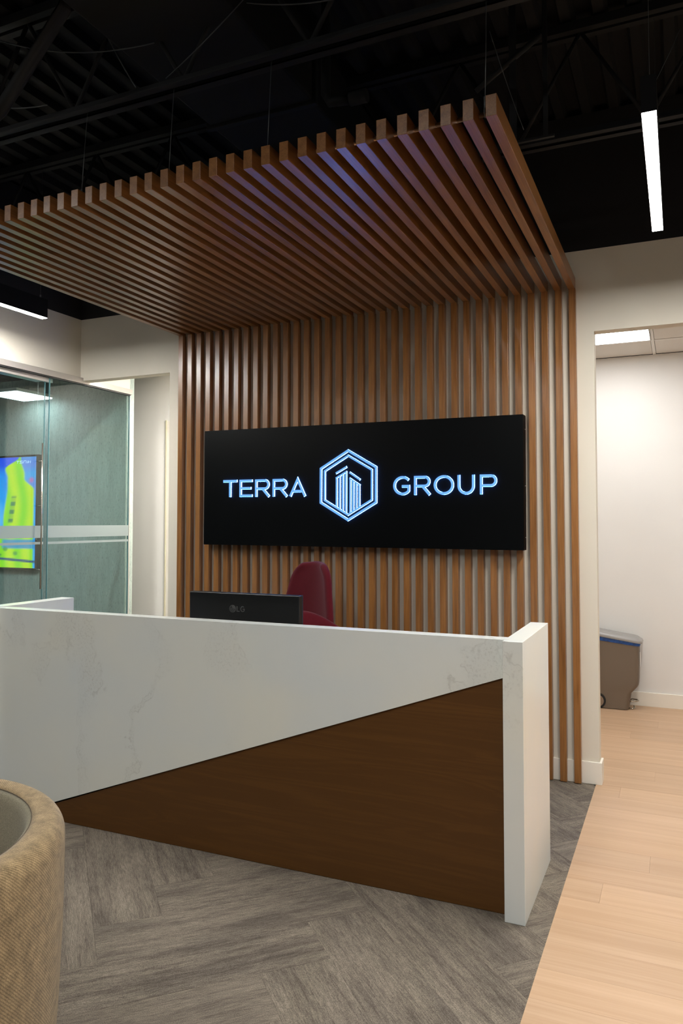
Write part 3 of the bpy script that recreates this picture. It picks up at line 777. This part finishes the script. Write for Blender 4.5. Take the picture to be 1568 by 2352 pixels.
vs_ = [[bm_.verts.new((-TW + .018 + (2 * TW - .036) * i / NX, -.0515, -TH + .018 + (2 * TH - .036) * j / NY)) for j in range(NY + 1)] for i in range(NX + 1)]
sxx = 345 / .535                 # crop px per metre along x near the right edge
for i in range(NX):
    for j in range(NY):
        f = bm_.faces.new((vs_[i][j], vs_[i + 1][j], vs_[i + 1][j + 1], vs_[i][j + 1]))
        for lp in f.loops:
            x_, z_ = lp.vert.co.x, lp.vert.co.z
            X = 335 - (TW - .018 - x_) * sxx; Y = 1425 - z_ / (TH - .018) * 485
            lp[lay] = (*tvcol(X if X > -40 else -40 + (X + 40) * .2, Y), 1)
me = bpy.data.meshes.new('screen'); bm_.to_mesh(me); bm_.free()
t = NT('tv_picture'); at = t.n('ShaderNodeVertexColor', layer_name='picture'); t.base((.01, .01, .01, 1)); t.rough(.2)
t.l(at.outputs[0], t.p.inputs['Emission Color']); t.p.inputs['Emission Strength'].default_value = 1.25
me.materials.append(t.m); o = bpy.data.objects.new('screen', me); link(o); o.parent = tv
# station mark: TSN and chevrons, pale blue
b = B(); lx0, lz0, lh = TW - .018 - .245, TH - .018 - .058, .022
def lm(pts): stroke(b, [(lx0 + p[0] + p[1] * .25, lz0 + p[1]) for p in pts], .0045, y0=-.0008)
lm([(0, lh), (.034, lh)]); lm([(.017, lh), (.017, 0)])
lm([(.078, lh), (.046, lh), (.046, lh / 2), (.076, lh / 2), (.076, 0), (.044, 0)])
lm([(.090, 0), (.090, lh), (.116, lh), (.120, lh * .8), (.120, 0)])
lm([(.132, lh), (.142, lh / 2), (.132, 0)]); lm([(.146, lh), (.156, lh / 2), (.146, 0)]); lm([(.172, lh), (.172, 0)])
for v in b.bm.verts: v.co.y -= .0518
b.build('station_mark', [mk_emit('mark_blue', srgb(130, 185, 240), .9)] * 2, tv)

# ------------------------------------------------------------------ trash bin in the side room
bn = empty('step_bin', (-.62, 6.56, 0)); tag(bn, 'taupe plastic step-on trash bin with grey lid by the far wall', 'trash bin')
def rrect(x0, x1, y0, y1, r, n=5):
    p = []
    for cx_, cy_, a in ((x1 - r, y1 - r, 0), (x0 + r, y1 - r, 90), (x0 + r, y0 + r, 180), (x1 - r, y0 + r, 270)):
        p += [(cx_ + r * math.cos(R(a + 90 * k / n)), cy_ + r * math.sin(R(a + 90 * k / n))) for k in range(n + 1)]
    return p
def loft(secs, name, mat, parent, capb=True, capt=True, ang=50):
    bm_ = bmesh.new(); rings = [[bm_.verts.new((x, y_, zf(x) if callable(zf) else zf)) for x, y_ in poly] for poly, zf in secs]
    n = len(rings[0])
    for a, c in zip(rings, rings[1:]):
        for k in range(n): bm_.faces.new((a[k], a[(k + 1) % n], c[(k + 1) % n], c[k]))
    if capb: bm_.faces.new(rings[0][::-1])
    if capt: bm_.faces.new(rings[-1])
    bmesh.ops.recalc_face_normals(bm_, faces=bm_.faces[:])
    me = bpy.data.meshes.new(name); bm_.to_mesh(me); bm_.free(); me.materials.append(M[mat])
    o = bpy.data.objects.new(name, me); link(o); o.parent = parent; return smooth(o, ang)
Y0, Y1 = -.055, .125
xf = lambda z: z
secs = []
for (z, xr) in ((.006, .226), (.02, .230), (.135, .246), (.150, .262), (.185, .292), (.205, .303), (.24, .306), (.50, .312)):
    ins = .03 * (1 - min(1, z / .2))
    secs.append((rrect(-.20 + ins, xr, Y0, Y1, .035), z))
secs.append((rrect(-.20, .314, Y0, Y1, .035), lambda x: .517 - (x - .31) * .11))
loft(secs, 'body', 'bin', bn)
loft([(rrect(-.203, .318, Y0 - .003, Y1 + .003, .036), lambda x: .512 - (x - .31) * .11),
      (rrect(-.206, .322, Y0 - .006, Y1 + .006, .038), lambda x: .528 - (x - .31) * .13),
      (rrect(-.203, .316, Y0 - .002, Y1 + .002, .036), lambda x: .540 - (x - .31) * .13)], 'liner_bag', 'bag', bn)
loft([(rrect(-.215, .335, Y0 - .014, Y1 + .014, .045), lambda x: .536 - (x - .31) * .14),
      (rrect(-.217, .338, Y0 - .016, Y1 + .016, .046), lambda x: .548 - (x - .31) * .14),
      (rrect(-.213, .332, Y0 - .012, Y1 + .012, .044), lambda x: .560 - (x - .31) * .14),
      (rrect(-.19, .300, Y0 + .015, Y1 - .015, .035), lambda x: .578 - (x - .31) * .14)], 'lid', 'bin_lid', bn, ang=60)
wh = B().cyl((-.005 + .0, Y0 - .012, .062), (-.005, Y0 + .02, .062), .062, n=28).build('wheel', M['rubber'], bn)
B().cyl((-.005, Y0 - .0145, .062), (-.005, Y0 - .004, .062), .047, n=28).build('wheel_hub', M['hub'], wh)
B().box(.03, .20, Y0 + .01, Y1 - .01, .002, .012).build('skid', M['rubber'], bn)
pd = B().tube([(.222, -.01, .06), (.25, -.02, .072), (.285, -.01, .072), (.297, .02, .070), (.288, .055, .070), (.25, .06, .072), (.225, .06, .06)], .0062, 8)
pd.build('pedal', M['chrome'], bn)
B().tube([(.225, .0, .012), (.255, .0, .006), (.268, .02, .010), (.262, .05, .02)], .005, 8).build('pedal_linkage', M['chrome'], bn)
B().prism([(.0, .34), (.07, .34), (.07, .455), (.0, .46)], 'x', .3135, .3165).build('label_sticker', M['paper'], bn)

# ------------------------------------------------------------------ tub armchair in the left foreground
CX, CY = -1.800, 1.187
ac = empty('tub_armchair', (CX, CY, 0)); tag(ac, 'beige heathered tub armchair cut off by the lower left edge', 'armchair')
def tub(prof, a0, a1, n, name, mat, twist=0, cap=True, usc=1.0):
    bm_ = bmesh.new(); uvl = bm_.loops.layers.uv.new('uv'); rings = []; m = len(prof)
    for i in range(n + 1):
        a = R(a0 + (a1 - a0) * i / n)
        rings.append([bm_.verts.new((r_ * math.cos(a), r_ * math.sin(a), z_)) for r_, z_ in prof])
    ln = [0]
    for p, q in zip(prof, prof[1:] + prof[:1]): ln.append(ln[-1] + math.hypot(p[0] - q[0], p[1] - q[1]))
    for i in range(n):
        for k in range(m):
            k2 = (k + 1) % m
            f = bm_.faces.new((rings[i][k], rings[i + 1][k], rings[i + 1][k2], rings[i][k2])); f.smooth = True
            u0, u1 = R(a0 + (a1 - a0) * i / n) * .48, R(a0 + (a1 - a0) * (i + 1) / n) * .48
            for lp, uv_ in zip(f.loops, ((u0, ln[k]), (u1, ln[k]), (u1, ln[k + 1]), (u0, ln[k + 1]))): lp[uvl].uv = uv_
    if cap: bm_.faces.new(rings[0][::-1]); bm_.faces.new(rings[-1])
    bmesh.ops.recalc_face_normals(bm_, faces=bm_.faces[:])
    me = bpy.data.meshes.new(name); bm_.to_mesh(me); bm_.free(); me.materials.append(M[mat])
    o = bpy.data.objects.new(name, me); link(o); o.parent = ac; return o
A0, A1 = -150, 115
RO, RI, TZ = .483, .386, .757
prof = [(RO - .050, .05), (RO - .022, .12), (RO - .010, .3), (RO - .002, .5), (RO, .66)]
for k in range(0, 9):
    a = R(90 * k / 8); prof.append((RO - .040 + .040 * math.cos(a), TZ - .050 + .050 * math.sin(a)))
prof += [(RI + .030, TZ - .001), (RI + .016, TZ - .006), (RI + .020, TZ - .05), (RI + .03, .30), (RI + .03, .05)]
tub(prof, A0, A1, 80, 'outer_shell', 'twill')
prof = [(RI + .0165, TZ - .0065), (RI + .006, TZ - .014), (RI + .001, TZ - .035), (RI - .004, .62), (RI - .006, .40), (RI + .028, .40), (RI + .0195, TZ - .05)]
tub(prof, A0, A1, 80, 'inner_lining', 'lining')
pts = [((RI + .0165) * math.cos(R(A0 + (A1 - A0) * i / 60)), (RI + .0165) * math.sin(R(A0 + (A1 - A0) * i / 60)), TZ - .006) for i in range(61)]
B().tube(pts, .0013, 6).build('seam', M['seam'], ac)
b = B(); b.cyl((0, 0, .30), (0, 0, .44), RI - .010, n=48); o = smooth(b.build('seat_cushion', M['heather'], ac), 50)
B().cyl((0, 0, .05), (0, 0, .30), RI + .03, n=48).build('seat_base', M['twill'], ac)
for k in range(4):
    a = R(45 + 90 * k); B().cyl((.33 * math.cos(a), .33 * math.sin(a), 0), (.33 * math.cos(a), .33 * math.sin(a), .06), .018, .022).build('leg', M['rubber'], ac)
